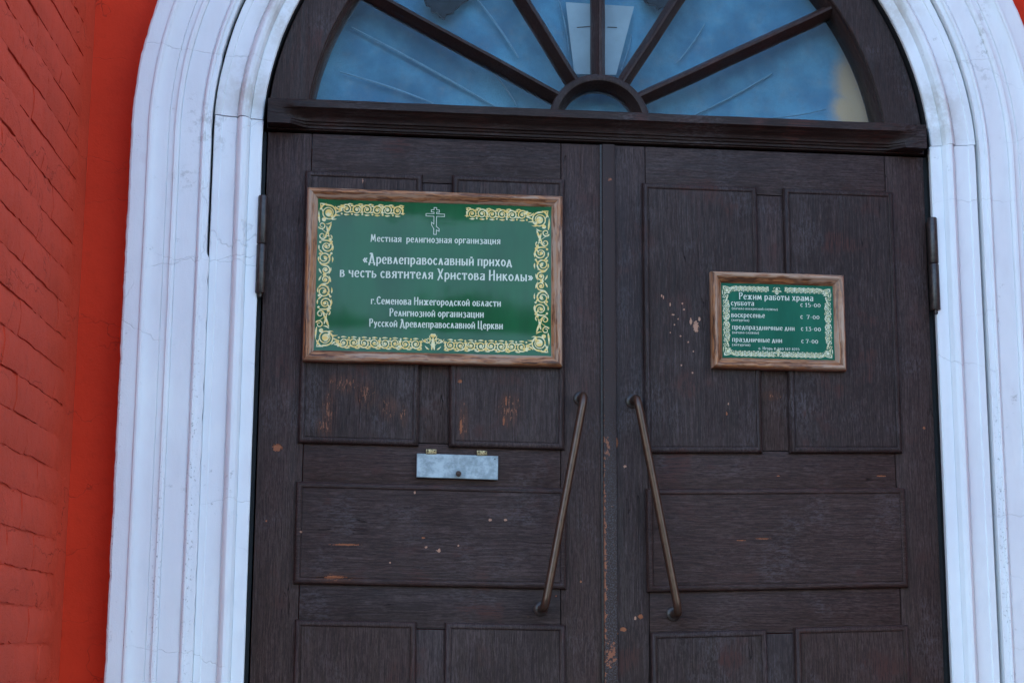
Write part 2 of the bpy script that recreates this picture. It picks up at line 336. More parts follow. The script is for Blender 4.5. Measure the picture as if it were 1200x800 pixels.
# corners of the wall's fan that the radial strips leave open
for sgn in (-1, 1):
    m = MB()
    best = [p for p in out if (p[0] < 0) == (sgn < 0)]
    side = max([p for p in best if abs(abs(p[0]) - WX) < .06 or p[1] < WZ - .01], key=lambda p: p[1]); top = min([p for p in best if p[1] > WZ - .01] or [(0, WZ)], key=lambda p: -abs(p[0]))
    m.add([(side[0], 0, side[1]), (sgn * WX, 0, WZ), (top[0], 0, top[1])], [(0, 1, 2)])
    m.build('wall', M['red_wall'], church, smooth=0)
for x0, x1, y0, y1 in ((-WX, -WX + .4, .002, 9), (WX - .4, WX, .002, 9), (-WX + .4, WX - .4, 8.6, 9)):
    MB().box(x0, x1, y0, y1, -.5, WZ - .002).build('wall', M['red_wall'], church, smooth=0)
MB().add([(-WX - .3, -.5, WZ), (WX + .3, -.5, WZ), (WX + .3, 9.3, WZ), (-WX - .3, 9.3, WZ), (0, 2, WZ + 2), (0, 7, WZ + 2)],
         [(0, 1, 4), (1, 2, 5, 4), (2, 3, 5), (3, 0, 4, 5), (0, 3, 2, 1)]).build('roof', M['roof'], church, smooth=0)

# pilaster with brickwork: its inner side faces the door, splayed a little
SPL = math.radians(3.3); JX = 1.335; PD = 1.07
def brick_mesh(L, seed):
    """painted brick, face along local x 0..L, z 0..h, front at y=0 towards -y, rough face"""
    h = .0755; nx, nz = 9, 3; V = []; Fc = []
    for j in range(nz + 1):
        for i in range(nx + 1):
            x, z = L * i / nx, h * j / nz; e = (i in (0, nx)) * .0008 + (j in (0, nz)) * .004
            n_ = noise.noise((x * 22 + seed * 9, z * 30, seed)) * .0028
            zz = z + noise.noise((x * 30, j + seed * 5, 3)) * (.0045 if j in (0, nz) else 0) + (random.uniform(-.0016, .0016) if j in (0, nz) else 0)
            V.append((x + noise.noise((j * 3., seed, 7)) * (.0006 if i in (0, nx) else 0), n_ + e - .002, zz))
    for j in range(nz):
        for i in range(nx):
            a = j * (nx + 1) + i; Fc.append((a, a + 1, a + nx + 2, a + nx + 1))
    b = len(V); edge = [i for i in range(nx + 1)] + [(nx + 1) * j + nx for j in range(1, nz + 1)] + [(nx + 1) * nz + i for i in range(nx - 1, -1, -1)] + [(nx + 1) * j for j in range(nz - 1, 0, -1)]
    V += [(V[k][0], .03, V[k][2]) for k in edge]
    for q in range(len(edge)):
        r = (q + 1) % len(edge); Fc.append((edge[q], b + q, b + r, edge[r]))
    me = bpy.data.meshes.new('brick'); me.from_pydata(V, [], Fc); me.materials.append(M['red_brick']); me.shade_smooth(); me.set_sharp_from_angle(angle=math.radians(50))
    return me
LONG = [brick_mesh(.242, s) for s in range(8)]; SHORT = [brick_mesh(.116, s + 20) for s in range(5)]
for sgn in (-1, 1):
    jx = XC + sgn * JX; cx = jx + sgn * math.tan(SPL) * PD
    pm_ = MB(); of = .0080                          # mortar body sits behind the brick faces
    o_ = sgn * of
    P = [(jx, .02), (jx, -.004), (jx + o_, -.078), (cx + o_, -PD + of), (cx + sgn * 1.2, -PD + of), (cx + sgn * 1.2, .02)]
    V = [(x, y, z) for z in (-.5, 6.8) for x, y in P]; n = len(P)
    pm_.add(V, [(i, (i + 1) % n, n + (i + 1) % n, n + i) for i in range(n)] + [tuple(range(n)), tuple(range(n, 2 * n))])
    pil = pm_.build('pilaster', M['red_brick'], church, smooth=0)
    run = PD / math.cos(SPL) - .078
    direction = Vector((-sgn * math.sin(SPL), math.cos(SPL), 0)) if True else None     # from the front corner towards the wall
    c0 = Vector((cx, -PD, 0))
    if sgn < 0:
        # inner side: x axis of the brick runs from the corner towards the wall
        ang = math.atan2(math.cos(SPL), math.sin(SPL))
        z = -.5; row = 0; cnt = 0
        while z < 4.3:
            u = 0.0; pat = [SHORT, LONG, LONG, LONG, SHORT] if row % 2 else [LONG, LONG, LONG, LONG]
            tot = 0
            for kind in pat:
                L = .116 if kind is SHORT else .242
                if u + L > run + .05: break
                if cnt < 298 or True:
                    o = bpy.data.objects.new('brick', random.choice(kind)); S.collection.objects.link(o)
                    wp = Vector((cx + random.uniform(-.0015, .0015), -PD, z + random.uniform(-.0015, .0015))) + Vector((math.sin(SPL), math.cos(SPL), 0)) * u
                    o.parent = pil; o.location = wp - parent_loc(pil)
                    o.rotation_euler = (random.uniform(-.02, .04), random.uniform(-.008, .008), math.pi / 2 - SPL + random.uniform(-.004, .004)); cnt += 1
                u += L - .001
            z += .0808 + random.uniform(-.001, .001); row += 1
        # front face bricks (face -y), seen as a sliver at the top left
        z = -.5; row = 0; fb = MB()
        while z < 5:
            u = 0.0 if row % 2 else -.0
            first = SHORT if row % 2 == 0 else LONG
            x = cx - .004
            for k in range(3):
                me = random.choice(first if k == 0 else LONG); L = max(v.co.x for v in me.vertices)
                o = bpy.data.objects.new('brick', me); S.collection.objects.link(o); o.parent = pil
                if cnt > 296: bpy.data.objects.remove(o); break
                o.location = Vector((x - L, -PD - .001, z)) - parent_loc(pil); cnt += 1
                x -= L + .008
            z += .0822; row += 1

# ================================================================ WHITE PORTAL SURROUND
sur = thing('portal_surround', 'white limewashed moulded arch surround framing the dark double door', 'door surround', (XC, 0, 0))
def sweep(profile, path, rough=.0012, edge=None, gapfn=None):
    """profile (u, y), path list of (kind, param); returns MB"""
    V = []; n = len(profile); Fc = []
    for i, (side, p) in enumerate(path):
        for j, (u, y) in enumerate(profile):
            uu = u
            if gapfn: uu, y = gapfn(j, u, y, side, p)
            if side == 'L': x, z = XC - uu, p
            elif side == 'R': x, z = XC + uu, p
            else: x, z = XC - uu * math.cos(p), ZC + uu * math.sin(p)
            q = Vector((x * 7, y * 30, z * 7)); d = noise.noise(q * 1.3) * rough * .6 + noise.noise(q * 6) * rough * .3
            du = 0
            if edge is not None and j >= edge: du = noise.noise((x * 45, z * 45, 1)) * .0022 + noise.noise((x * 12, z * 12, 5)) * .0018
            if side == 'A': x -= du * math.cos(p); z += du * math.sin(p)
            else: x += du * (-1 if side == 'L' else 1)
            V.append((x + d * .6, y + d, z))
        if i:
            a, b = (i - 1) * n, i * n
            Fc += [(a + j, a + j + 1, b + j + 1, b + j) for j in range(n - 1)]
    Fc += [tuple(range(n)), tuple(range(len(path) * n - n, len(path) * n))]
    return MB().add(V, Fc)
def zz(a, b, st): k = max(2, int(abs(b - a) / st)); return [a + (b - a) * i / k for i in range(k + 1)]
IN = [(.905, .07), (.8945, -.012), (.8925, -.0175), (.8925, -.026), (.895, -.029), (.909, -.030), (.923, -.030), (.9240, -.0275), (.9250, -.030), (.9265, -.036), (.931, -.044), (.938, -.049), (.945, -.050), (.951, -.046), (.955, -.039), (.9565, -.034), (.9580, -.0310), (.9595, -.0335), (.978, -.0335), (.996, -.0335), (.998, -.037), (1.013, -.0375), (1.0155, -.034), (1.016, .004)]
OUT = [(1.020, .004), (1.020, -.046), (1.0215, -.050), (1.033, -.0515), (1.0345, -.056), (1.037, -.062), (1.0405, -.064), (1.044, -.061), (1.0455, -.054), (1.047, -.052), (1.0485, -.0485), (1.050, -.052), (1.073, -.0525), (1.0980, -.053), (1.0993, -.050), (1.1005, -.060), (1.105, -.0675), (1.111, -.069), (1.1135, -.064), (1.117, -.062), (1.126, -.0625), (1.1272, -.059), (1.1284, -.066), (1.138, -.0665), (1.150, -.069), (1.160, -.075), (1.166, -.083), (1.1665, -.088), (1.171, -.0925), (1.176, -.0915), (1.1775, -.086), (1.179, -.085), (1.200, -.086), (1.214, -.086), (1.2185, -.082), (1.2205, -.074), (1.2205, .004)]
a45 = math.asin((2.452 - ZC) / .95)
STP = .014
sweep(IN, [('L', z) for z in zz(-.0, 2.399, STP)] + [('A', a) for a in zz(0.0, a45 - .0015, .012)]).build('jamb_moulding', M['white_outer'], sur, smooth=22)
r_ = sweep(IN, [('R', z) for z in zz(0., 2.399, STP)] + [('A', math.pi - a) for a in zz(0.0, a45 - .0015, .012)])
r_.v = [(x - .003, y - .003, z) for x, y, z in r_.v]; r_.build('jamb_moulding', M['white_outer'], sur, smooth=22)
ip = [(u + .002, y) for u, y in IN]
sweep(ip, [('A', a) for a in zz(a45 + .0015, math.pi - a45 - .0015, .012)], rough=.002).build('arch_moulding', M['white_inner'], sur, smooth=22)
OUT = [(u, y if y > -.04 else -.046 + (y + .046) * .62) for u, y in OUT]
def gap(j, u, y, side, p):
    if j > 3: return u, y
    z = p if side != 'A' else 9
    if side == 'A': g = .0022 + .0015 * math.sin(p * 3) + (.002 if .2 < p < .7 else 0)
    elif side == 'R': g = .0018 + .001 * noise.noise((z * 3, 0, 0))
    else: g = .0016 if z > 2.08 else -.0054 + .0046 * max(0, noise.noise((z * 26, 2, 0)))
    g += noise.noise((p * 40, u, 0)) * .0005
    return u + g, y
sweep(OUT, [('L', z) for z in zz(-.0, 2.399, STP)] + [('A', a) for a in zz(0.0, math.pi, .011)] + [('R', z) for z in zz(2.399, 0., STP)], edge=33, gapfn=gap).build('architrave', M['white_outer'], sur, smooth=22)

# ================================================================ DOOR FRAME, FANLIGHT
fr_ = thing('door_frame', 'dark brown wooden door frame with moulded transom bar under the fanlight', 'door frame', (0, 0, 0))
for sgn in (-1, 1):
    x0, x1 = sorted((XC + sgn * .8945, XC + sgn * .8835)); MB().box(x0, x1, .012, .09, 0, 2.43).build('jamb', M['gap_shade'], fr_, smooth=0)  # jamb painted black as the dark gap beside each leaf
MB().box(-.888, .878, -.004, .06, 2.4345, 2.500, .002).build('transom', M['wood_transom'], fr_)
# transom moulding with mitred returns: (projection, z)
TP = [(.004, 2.4375), (.010, 2.4385), (.011, 2.4445), (.016, 2.446), (.018, 2.451), (.024, 2.4525), (.026, 2.459), (.034, 2.466), (.046, 2.471), (.051, 2.4765), (.057, 2.478), (.0595, 2.4795), (.0595, 2.498), (.057, 2.501), (.045, 2.504), (.003, 2.508)]
m = MB(); V = []; Fc = []; NX = 90
XL_, XR_ = at(313.5, 135, -.05)[0], at(1086, 165, -.05)[0]
for (p, z) in TP:
    for k in range(NX + 1):
        x = XL_ + (XR_ - XL_) * k / NX; e = min(x - XL_, XR_ - x)          # square stock at both ends, hollowed between the stops
        s_ = min(1, max(0, (e - .052 - (z - 2.4375) * -.5) / .055)); s_ = s_ * s_ * (3 - 2 * s_)
        q = .050 if z < 2.4795 else p
        V.append((x, -(p * s_ + min(q, .050) * (1 - s_)) + noise.noise((x * 16, z * 60, 0)) * .0008, z + noise.noise((x * 7, 4, 0)) * .0012))
n = NX + 1
for i in range(1, len(TP)):
    a, b = (i - 1) * n, i * n; Fc += [(a + k, a + k + 1, b + k + 1, b + k) for k in range(n - 1)]
# back and end faces
b0 = len(V); V += [(x, -.003, z) for x in (XL_, XR_) for (p, z) in TP]
nt_ = len(TP)
for e_, k in ((0, 0), (1, NX)):
    for i in range(1, nt_): Fc.append(((i - 1) * n + k, i * n + k, b0 + e_ * nt_ + i, b0 + e_ * nt_ + i - 1))
Fc.append((*range(n), b0 + nt_, b0)); Fc.append((*range(n * (nt_ - 1), n * nt_), b0 + 2 * nt_ - 1, b0 + nt_ - 1))
m.add(V, Fc).build('transom_moulding', M['wood_transom'], fr_)

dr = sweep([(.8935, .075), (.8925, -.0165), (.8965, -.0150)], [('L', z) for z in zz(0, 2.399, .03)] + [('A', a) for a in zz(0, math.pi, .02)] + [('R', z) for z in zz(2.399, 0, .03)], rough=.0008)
dr.build('reveal_shade', M['gap_shade'], sur)  # black lining painted in for the shaded void behind the trim edge
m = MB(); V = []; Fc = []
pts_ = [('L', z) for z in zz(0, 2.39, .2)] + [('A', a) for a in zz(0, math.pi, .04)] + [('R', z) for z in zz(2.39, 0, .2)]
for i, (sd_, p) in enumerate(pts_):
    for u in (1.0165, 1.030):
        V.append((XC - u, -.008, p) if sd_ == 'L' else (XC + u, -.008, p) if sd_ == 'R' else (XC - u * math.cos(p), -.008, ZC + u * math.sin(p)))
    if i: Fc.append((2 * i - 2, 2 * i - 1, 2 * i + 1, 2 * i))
m.add(V, Fc).build('joint_shade', M['gap_shade'], sur, smooth=0)  # black strip painted as the shadow inside the gap between the mouldings

fan = thing('fanlight_window', 'semicircular fanlight with radiating dark glazing bars above the door', 'window', (XC, 0, 2.5))
FZ = 2.41; RO, RI, RG = .885, .783, .772
def ring(prof, cx, cz, a0, a1, n):
    V = []; k = len(prof); Fc = []
    for i in range(n + 1):
        a = a0 + (a1 - a0) * i / n
        for (r, y) in prof: V.append((cx - r * math.cos(a), y + noise.noise((a * 6, r * 9, 0)) * .001, cz + r * math.sin(a)))
        if i: Fc += [((i - 1) * k + j, (i - 1) * k + (j + 1) % k, i * k + (j + 1) % k, i * k + j) for j in range(k)]
    Fc += [tuple(range(k)), tuple(range(n * k, n * k + k))]
    return MB().add(V, Fc)
aj = math.asin((2.501 - FZ) / RO)
# arch frame in two curved pieces that meet at the crown
PR = [(RO, .08), (RO, .001), (RO - .002, -.001), (RI + .003, -.001), (RI, .002), (RI - .001, .014), (RI - .006, .020), (RG + .001, .050), (RG - .001, .08)]
for a0, a1 in ((aj, math.pi / 2 - .0012), (math.pi / 2 + .0012, math.pi - aj)):
    ring(PR, XC, FZ, a0, a1, 60).build('arch_frame', M['wood_frame'], fan)
HX, HZ = -.009, 2.492
ring([(.138, .07), (.138, .018), (.135, .011), (.126, .008), (.118, .010), (.114, .018), (.106, .034), (.1005, .050), (.1005, .07)], HX, HZ, .02, math.pi - .02, 40).build('hub_arch', M['wood_frame'], fan)
BARS = [((480, 14.5), (640, 102.5)), ((630, 21), (672, 89)), ((703, 0), (703.5, 80)), ((790, 5), (735, 89)), ((978, 8), (760, 108))]
lines = []
for a, b in BARS:
    p, q = Vector(at(*a, .015)), Vector(at(*b, .015)); d = (p - q).normalized()
    # start on the hub, end at the arch frame
    h0 = Vector((HX, HZ)); f0 = Vector((XC, FZ))
    def hit(c, R):
        w_ = q - c; bq = w_.dot(d); return -bq + math.sqrt(max(0, bq * bq - w_.dot(w_) + R * R))
    s, e = q + d * hit(h0, .128), q + d * hit(f0, RI - .006)
    nrm = Vector((-d.y, d.x)); lines.append((s, e, d, nrm))
    V = []; sec = [(-.0185, .07), (-.0185, .046), (-.0165, .043), (-.0055, .013), (-.003, .010), (.003, .010), (.0055, .013), (.0165, .043), (.0185, .046), (.0185, .07)]
    for k in range(13):
        c = s + (e - s) * k / 12 + nrm * noise.noise((k * .4, s.x * 5, 0)) * .0012
        V += [(c.x + nrm.x * u, y, c.y + nrm.y * u) for u, y in sec]
    n = len(sec)
    Fc = [(i * n + j, i * n + (j + 1) % n, (i + 1) * n + (j + 1) % n, (i + 1) * n + j) for i in range(12) for j in range(n)] + [tuple(range(n)), tuple(range(12 * n, 13 * n))]
    MB().add(V, Fc).build('glazing_bar', M['wood_frame'], fan)
# glass: six fan panes and the small hub pane, one sheet each
angs = [math.pi - .0] + [math.atan2((e - Vector((XC, 2.49))).y, (e - Vector((XC, 2.49))).x) for s, e, d, nn in lines] + [0.0]
for i in range(6):
    a0, a1 = angs[i], angs[i + 1]; V = []; Fc = []; n = 16
    for k in range(n + 1):
        a = a0 + (a1 - a0) * k / n + (0.0005 if k == 0 else -.0005 if k == n else 0)
        c = Vector((XC, 2.49)); d = Vector((math.cos(a), math.sin(a))); w_ = c - Vector((XC, FZ)); bq = w_.dot(d)
        R2 = -bq + math.sqrt(bq * bq - w_.dot(w_) + (RG + .003) ** 2)
        for r in (.11, R2):
            for y in (.052, .055): V.append((XC + d.x * r, y, 2.49 + d.y * r))
        if k: b = 4 * (k - 1); Fc += [(b, b + 2, b + 6, b + 4), (b + 1, b + 5, b + 7, b + 3)]
    MB().add(V, Fc).build('glass_pane', M['glass'], fan, smooth=0)
V = [(HX, .052, 2.48)] + [(HX - .103 * math.cos(math.pi * k / 20), .052, HZ + .103 * math.sin(math.pi * k / 20)) for k in range(21)]
MB().add(V, [(0, k, k + 1) for k in range(1, 21)]).build('glass_pane', M['glass'], fan, smooth=0)

# cloth added behind the fanlight to give the panes their reflected sky blue
cur = thing('reflected_sky_cloth', 'added pale blue cloth behind the fanlight glass standing in for reflected sky, ochre patch at right', 'backdrop', (XC, .12, 2.4))
V = []; Fc = []; nx, nz = 90, 40
for j in range(nz + 1):
    for i in range(nx + 1):
        x = -.86 + 1.72 * i / nx; z = 2.42 + .9 * j / nz; a = math.atan2(z - 2.3, x - XC); r = math.hypot(x - XC, z - 2.3)
        V.append((x, .115 + .006 * math.sin(a * 26 + 2 * math.sin(a * 5)) * min(1, r * 1.5) + .005 * noise.noise((x * 4, z * 4, 0)), z))
for j in range(nz):
    for i in range(nx): a = j * (nx + 1) + i; Fc.append((a, a + 1, a + nx + 2, a + nx + 1))
m = MB(); m.add(V, Fc).build('cloth', M['cloth'], cur, smooth=60)  # added cloth, coloured as the reflected sky
for a, b, wd in (((412, 32), (584, 127), .0042), ((398, 84), (508, 121), .004), ((560, 0), (608, 68), .0042), ((575, 82), (606, 124), .003), ((905, 86), (812, 136), .0032), ((826, 28), (793, 74), .003), ((655, 0), (667, 60), .0025), ((740, 40), (728, 82), .003), ((968, 128), (905, 138), .002)):
    p, q = Vector(at(*a, .1)), Vector(at(*b, .1)); d = (q - p); nn = Vector((-d.y, d.x)).normalized(); V = []
    for k in range(9):
        c = p + d * k / 8 + nn * .004 * math.sin(math.pi * k / 8); ww = wd * .8 * (.55 + .45 * math.sin(math.pi * (k + 1) / 10))
        V += [(c.x - nn.x * ww, .1025, c.y - nn.y * ww), (c.x, .1, c.y), (c.x + nn.x * ww, .1025, c.y + nn.y * ww)]
    MB().add(V, [f for k in range(8) for f in ((3 * k, 3 * k + 1, 3 * k + 4, 3 * k + 3), (3 * k + 1, 3 * k + 2, 3 * k + 5, 3 * k + 4))]).build('streak', M['streak_pale'], cur)  # pale tapering streaks in front of the blue cloth
pp = thing('white_sheet', 'white tapering sheet behind the middle bar of the fanlight', 'pale_sheet', (XC, .09, 2.6))  # plain white tapering sheet behind the panes
c4 = [at(x, y, .09) for x, y in ((663, 3), (743, 8), (722, 88), (673, 87))]
MB().add([(x, y, z) for y in (.0895, .0905) for x, z in c4], [(0, 1, 2, 3), (4, 7, 6, 5)] + [(i, (i + 1) % 4, 4 + (i + 1) % 4, 4 + i) for i in range(4)]).build('sheet', M['pale_sheet'], pp, smooth=0)
for a, b in (((676, 32.5), (694, 31)), ((712, 32), (723, 32.5))):
    p, q = at(*a, .088), at(*b, .088); MB().tube([(p[0], .088, p[1]), (q[0], .088, q[1])], .0012, 6).build('pin', M['screw'], pp)
def ragged(pts, label):
    tt = thing('dark_hanging', label, 'hanging ornament', (at(*pts[0], .08)[0], .08, 2.8)); c = [at(x, y, .08) for x, y in pts]; n = len(c)
    MB().add([(x, y, z) for y in (.076, .086) for x, z in c], [tuple(range(n)), tuple(range(n, 2 * n))] + [(i, (i + 1) % n, n + (i + 1) % n, n + i) for i in range(n)]).build('cloth', M['dark_cloth'], tt, smooth=0)
ragged([(494, -22), (497, 1), (500, 7), (505, 9), (506, 15), (512, 15), (515, 20), (521, 23), (523, 18), (531, 16), (533, 12), (537, 9), (541, 5), (547, 2), (556, -5), (570, -20)], 'dark ragged hanging shape behind the glass left of the white sheet')
ragged([(745, -18), (756, 3), (761, 6), (768, 7), (771, 12), (775, 9), (780, 8), (788, 9), (795, 1), (806, -2), (806, -18)], 'dark ragged hanging shape behind the glass right of the white sheet')

# ================================================================ DOOR LEAVES
def warp_l(x, y, z): k = min(1.3, max(0, (2.33 - z) / 1.07)); return (x + .0, y, z - .0035 * k * ((x + .45) / .34))
def warp_r(x, y, z): k = min(1.3, max(0, (2.33 - z) / 1.07)); return (x, y, z + .0095 * k * ((x - .44) / .34) - .004 * k)
def leaf(sgn, x_out, x_in, so_, si_, mid, pan, warp, label):
    xo = min(x_out, x_in); xi = max(x_out, x_in)
    L = thing('door_leaf', label, 'door', (x_out, 0, 0), 'leaves of the double door')
    g = .0007
    def pl(name, a, b, z0, z1, mat, y=0.0): return MB().box(a + g, b - g, y, .045, z0 + g, z1 - g, .0022).build(name, mat, L, warp)
    sl_, sr_ = (xo, so_) if sgn < 0 else (xo, si_); rl_, rr_ = (si_, xi) if sgn < 0 else (so_, xi)
    lo_, hi_ = (so_, si_) if sgn < 0 else (si_, so_)
    pl('stile', sl_, sr_, .01, 2.4275, M['wood_z']); pl('stile', rl_, rr_, .01, 2.4275, M['wood_z'])
    for z0, z1, dy in ((2.305, 2.4275, 0), (1.508, 1.622, .001), (1.158, 1.276, .001), (.436, .504, 0), (.01, .17, 0)):
        pl('rail', lo_, hi_, z0, z1, M['wood_x'], dy * 1.0)
    for z0, z1 in ((1.622, 2.305), (.504, 1.158)): pl('muntin', mid[0] - .004, mid[1] + .004, z0, z1, M['wood_z'], .0012)
    # raised panels with a quarter-round mould on every side
    R1 = [(.0178, -.0112), (.0170, -.0098), (.0158, -.0098), (.0148, -.0120), (.0125, -.0138), (.0085, -.0145), (.0045, -.0130), (.0015, -.0092), (0, -.004), (0, .03)]
    for (a, b, z0, z1, hor) in pan:
        MB().rings(a, b, z0, z1, R1).build('panel', M['wood_x'] if hor else M['wood_z'], L, warp)
    return L
lp = [(-.785, -.481, 1.613, 2.325, 0), (-.4045, -.1075, 1.613, 2.327, 0), (-.7855, -.1035, 1.262, 1.517, 1), (-.7785, -.479, .495, 1.1755, 0), (-.4085, -.1060, .495, 1.1755, 0), (-.780, -.105, .16, .445, 1)]
rp = [(.0995, .410, 1.615, 2.325, 0), (.481, .784, 1.615, 2.325, 0), (.1025, .7865, 1.266, 1.5255, 1), (.111, .4105, .495, 1.1685, 0), (.482, .781, .495, 1.172, 0), (.108, .782, .16, .445, 1)]
LL = leaf(-1, -.8850, -.0095, -.7705, -.1165, (-.481, -.4045), lp, warp_l, 'left leaf of the dark brown panelled door, holding the large green sign and letter flap')
RR = leaf(1, .8755, -.006, .7665, .1095, (.410, .481), rp, warp_r, 'right leaf of the dark brown panelled door, holding the small timetable sign')
t = NT('worn_strip_paint'); a = t.noise(t.pos, 300, 3, .7); b = t.noise(t.pos, 120, 3, .7)
low = t.math('MULTIPLY', t.ramp(t.n('ShaderNodeSeparateXYZ').outputs[0], 0, 0), 0)
sp = t.n('ShaderNodeSeparateXYZ'); t.put(sp.inputs[0], t.pos); low = t.ramp(sp.outputs[2], 1.85, 1.4)
c = t.mix(t.math('MULTIPLY', t.ramp(a, .48, .62), low), (.036, .020, .017), (.075, .066, .068))
c = t.mix(t.ramp(t.math('ADD', b, t.math('MULTIPLY', t.patch([(.004, 1.62, .012, .05), (-.008, 1.35, .012, .6), (.008, 1.10, .03, .06), (.012, 2.33, .012, .012)]), .3)), .7, .74), c, (.24, .085, .045))
M['strip'] = t.fin(c, .45, t.bump(a, .0012, .8), .15)
MB().box(-.0075, .0255, -.013, .002, .02, 2.426, .002).build('cover_strip', M['strip'], RR)
for q, (x0, x1) in enumerate(((-.0125, -.0078), )):
    MB().box(x0, x1, -.0035, .03, .02, 2.426).build('leaf_edge', M['iron'], RR)
def handle(L, fl_t, fl_b, b_t, b_b):
    Y = -.068
    ft, fb_ = Vector((at(*fl_t)[0], 0, at(*fl_t)[1])), Vector((at(*fl_b)[0], 0, at(*fl_b)[1]))
    bt, bb = Vector((at(*b_t, Y)[0], Y, at(*b_t, Y)[1])), Vector((at(*b_b, Y)[0], Y, at(*b_b, Y)[1]))
    pts = []
    def elbow(fl, ba, other):
        up = (ba - other).normalized(); corner = Vector((fl.x, Y, fl.z)); A = Vector((fl.x, Y + .022, fl.z))
        res = [fl, fl.lerp(A, .6), A]; 
        tgt = corner + (other - corner).normalized() * .030
        for k in range(1, 9): s = k / 9; res.append(A * (1 - s) ** 2 + corner * 2 * s * (1 - s) + tgt * s * s)
        return res + [tgt]
    e1 = elbow(ft, bt, bb); e2 = elbow(fb_, bb, bt)
    pts = e1 + [e1[-1].lerp(e2[-1], k / 10) for k in range(1, 10)] + e2[::-1]
    h = MB().tube(pts, .0104, 18).build('handle', M['bronze'], L, smooth=60)
    for f in (ft, fb_):
        MB().lathe((f.x, 0.001, f.z), (0, -1, 0), [(.0185, 0), (.0185, .003), (.016, .006), (.012, .0075), (.0115, .011), (.0095, .012)], 26).build('handle_rose', M['iron'], h)
handle(LL, (680, 467), (634, 713), (688, 470), (642, 704)); handle(RR, (741, 470), (789, 719), (749, 473), (793, 709))
def hinge(L, sx, zt, zb):
    y = -.030; h = MB().box(sx - .003, sx + .003, -.022, .03, zb + .004, zt - .004).build('hinge', M['iron'], L)
    zm = (zt + zb) / 2
    for z0, z1 in ((zb, zm - .001), (zm + .001, zt)):
        MB().lathe((sx, y, z0), (0, 0, 1), [(.001, 0), (.0115, .0), (.0125, .002), (.0125, z1 - z0 - .002), (.0115, z1 - z0), (.001, z1 - z0)], 18).build('hinge_barrel', M['iron'], h)
    MB().lathe((sx, y, zb - .012), (0, 0, 1), [(.001, 0), (.005, .002), (.006, .012)], 12).build('hinge_pin', M['iron'], h)
hinge(LL, at(306.5, 290, -.03)[0], 2.246, 1.992); hinge(RR, at(1094.5, 310, -.03)[0], 2.250, 1.999)
hinge(LL, -.892, .62, .37); hinge(RR, .878, .62, .37)
# nail heads on the right stile
for px, py in ((847, 600), (905, 452)):
    x, z = at(px, py); MB().lathe((x, -.0005 if py < 500 else -.008, z), (0, -1, 0), [(.003, 0), (.0025, .0012), (.001, .0018)], 8).build('nail', M['screw'], RR)

# letter flap
fp = thing('letter_flap', 'pale bluish metal letter slot flap with two brass hinges and a small dark knob', 'letter flap', (-.382, -.01, 1.53))
q0, q1, q2, q3 = [at(*p, -.012) for p in ((488, 559), (583.5, 562), (584, 534), (488.5, 531))]
m = MB(); V = []
for d, y in ((.0012, -.0135), (0, -.012), (0, -.0035)):
    for (x, z), (sx, sz) in zip((q0, q1, q2, q3), ((1, 1), (-1, 1), (-1, -1), (1, -1))): V.append((x + sx * d, y + noise.noise((x * 9, z * 9, 0)) * .001, z + sz * d))
m.add(V, [(0, 1, 2, 3), (4, 5, 1, 0), (5, 6, 2, 1), (6, 7, 3, 2), (7, 4, 0, 3), (8, 9, 5, 4), (9, 10, 6, 5), (10, 11, 7, 6), (11, 8, 4, 7), (11, 10, 9, 8)]).build('flap_plate', M['zinc'], fp)
for px, py in ((505.5, 528.5), (565, 530)):
    x, z = at(px, py, -.012); h = MB().box(x - .013, x + .013, -.009, .0, z - .0045, z + .0055, .001).build('hinge', M['brass'], fp)
    MB().tube([(x - .0125, -.0135, z - .0058), (x + .0125, -.0135, z - .0058)], .0024, 8).build('hinge_knuckle', M['brass'], h)
    for s_ in (-1, 1): MB().lathe((x + s_ * .0085, -.009, z + .001), (0, -1, 0), [(.0022, 0), (.0018, .0012), (.0004, .0014)], 8).build('screw', M['screw'], h)
x, z = at(537, 555, -.015); MB().lathe((x, -.013, z), (0, -1, 0), [(.004, 0), (.004, .004), (.0066, .006), (.0072, .010), (.0055, .014), (.0005, .0155)], 16).build('knob', M['screw'], fp)
x, z = at(580, 537.5, -.014); MB().lathe((x, -.0134, z), (0, -1, 0), [(.0018, 0), (.0015, .001), (.0003, .0013)], 8).build('screw', M['screw'], fp)

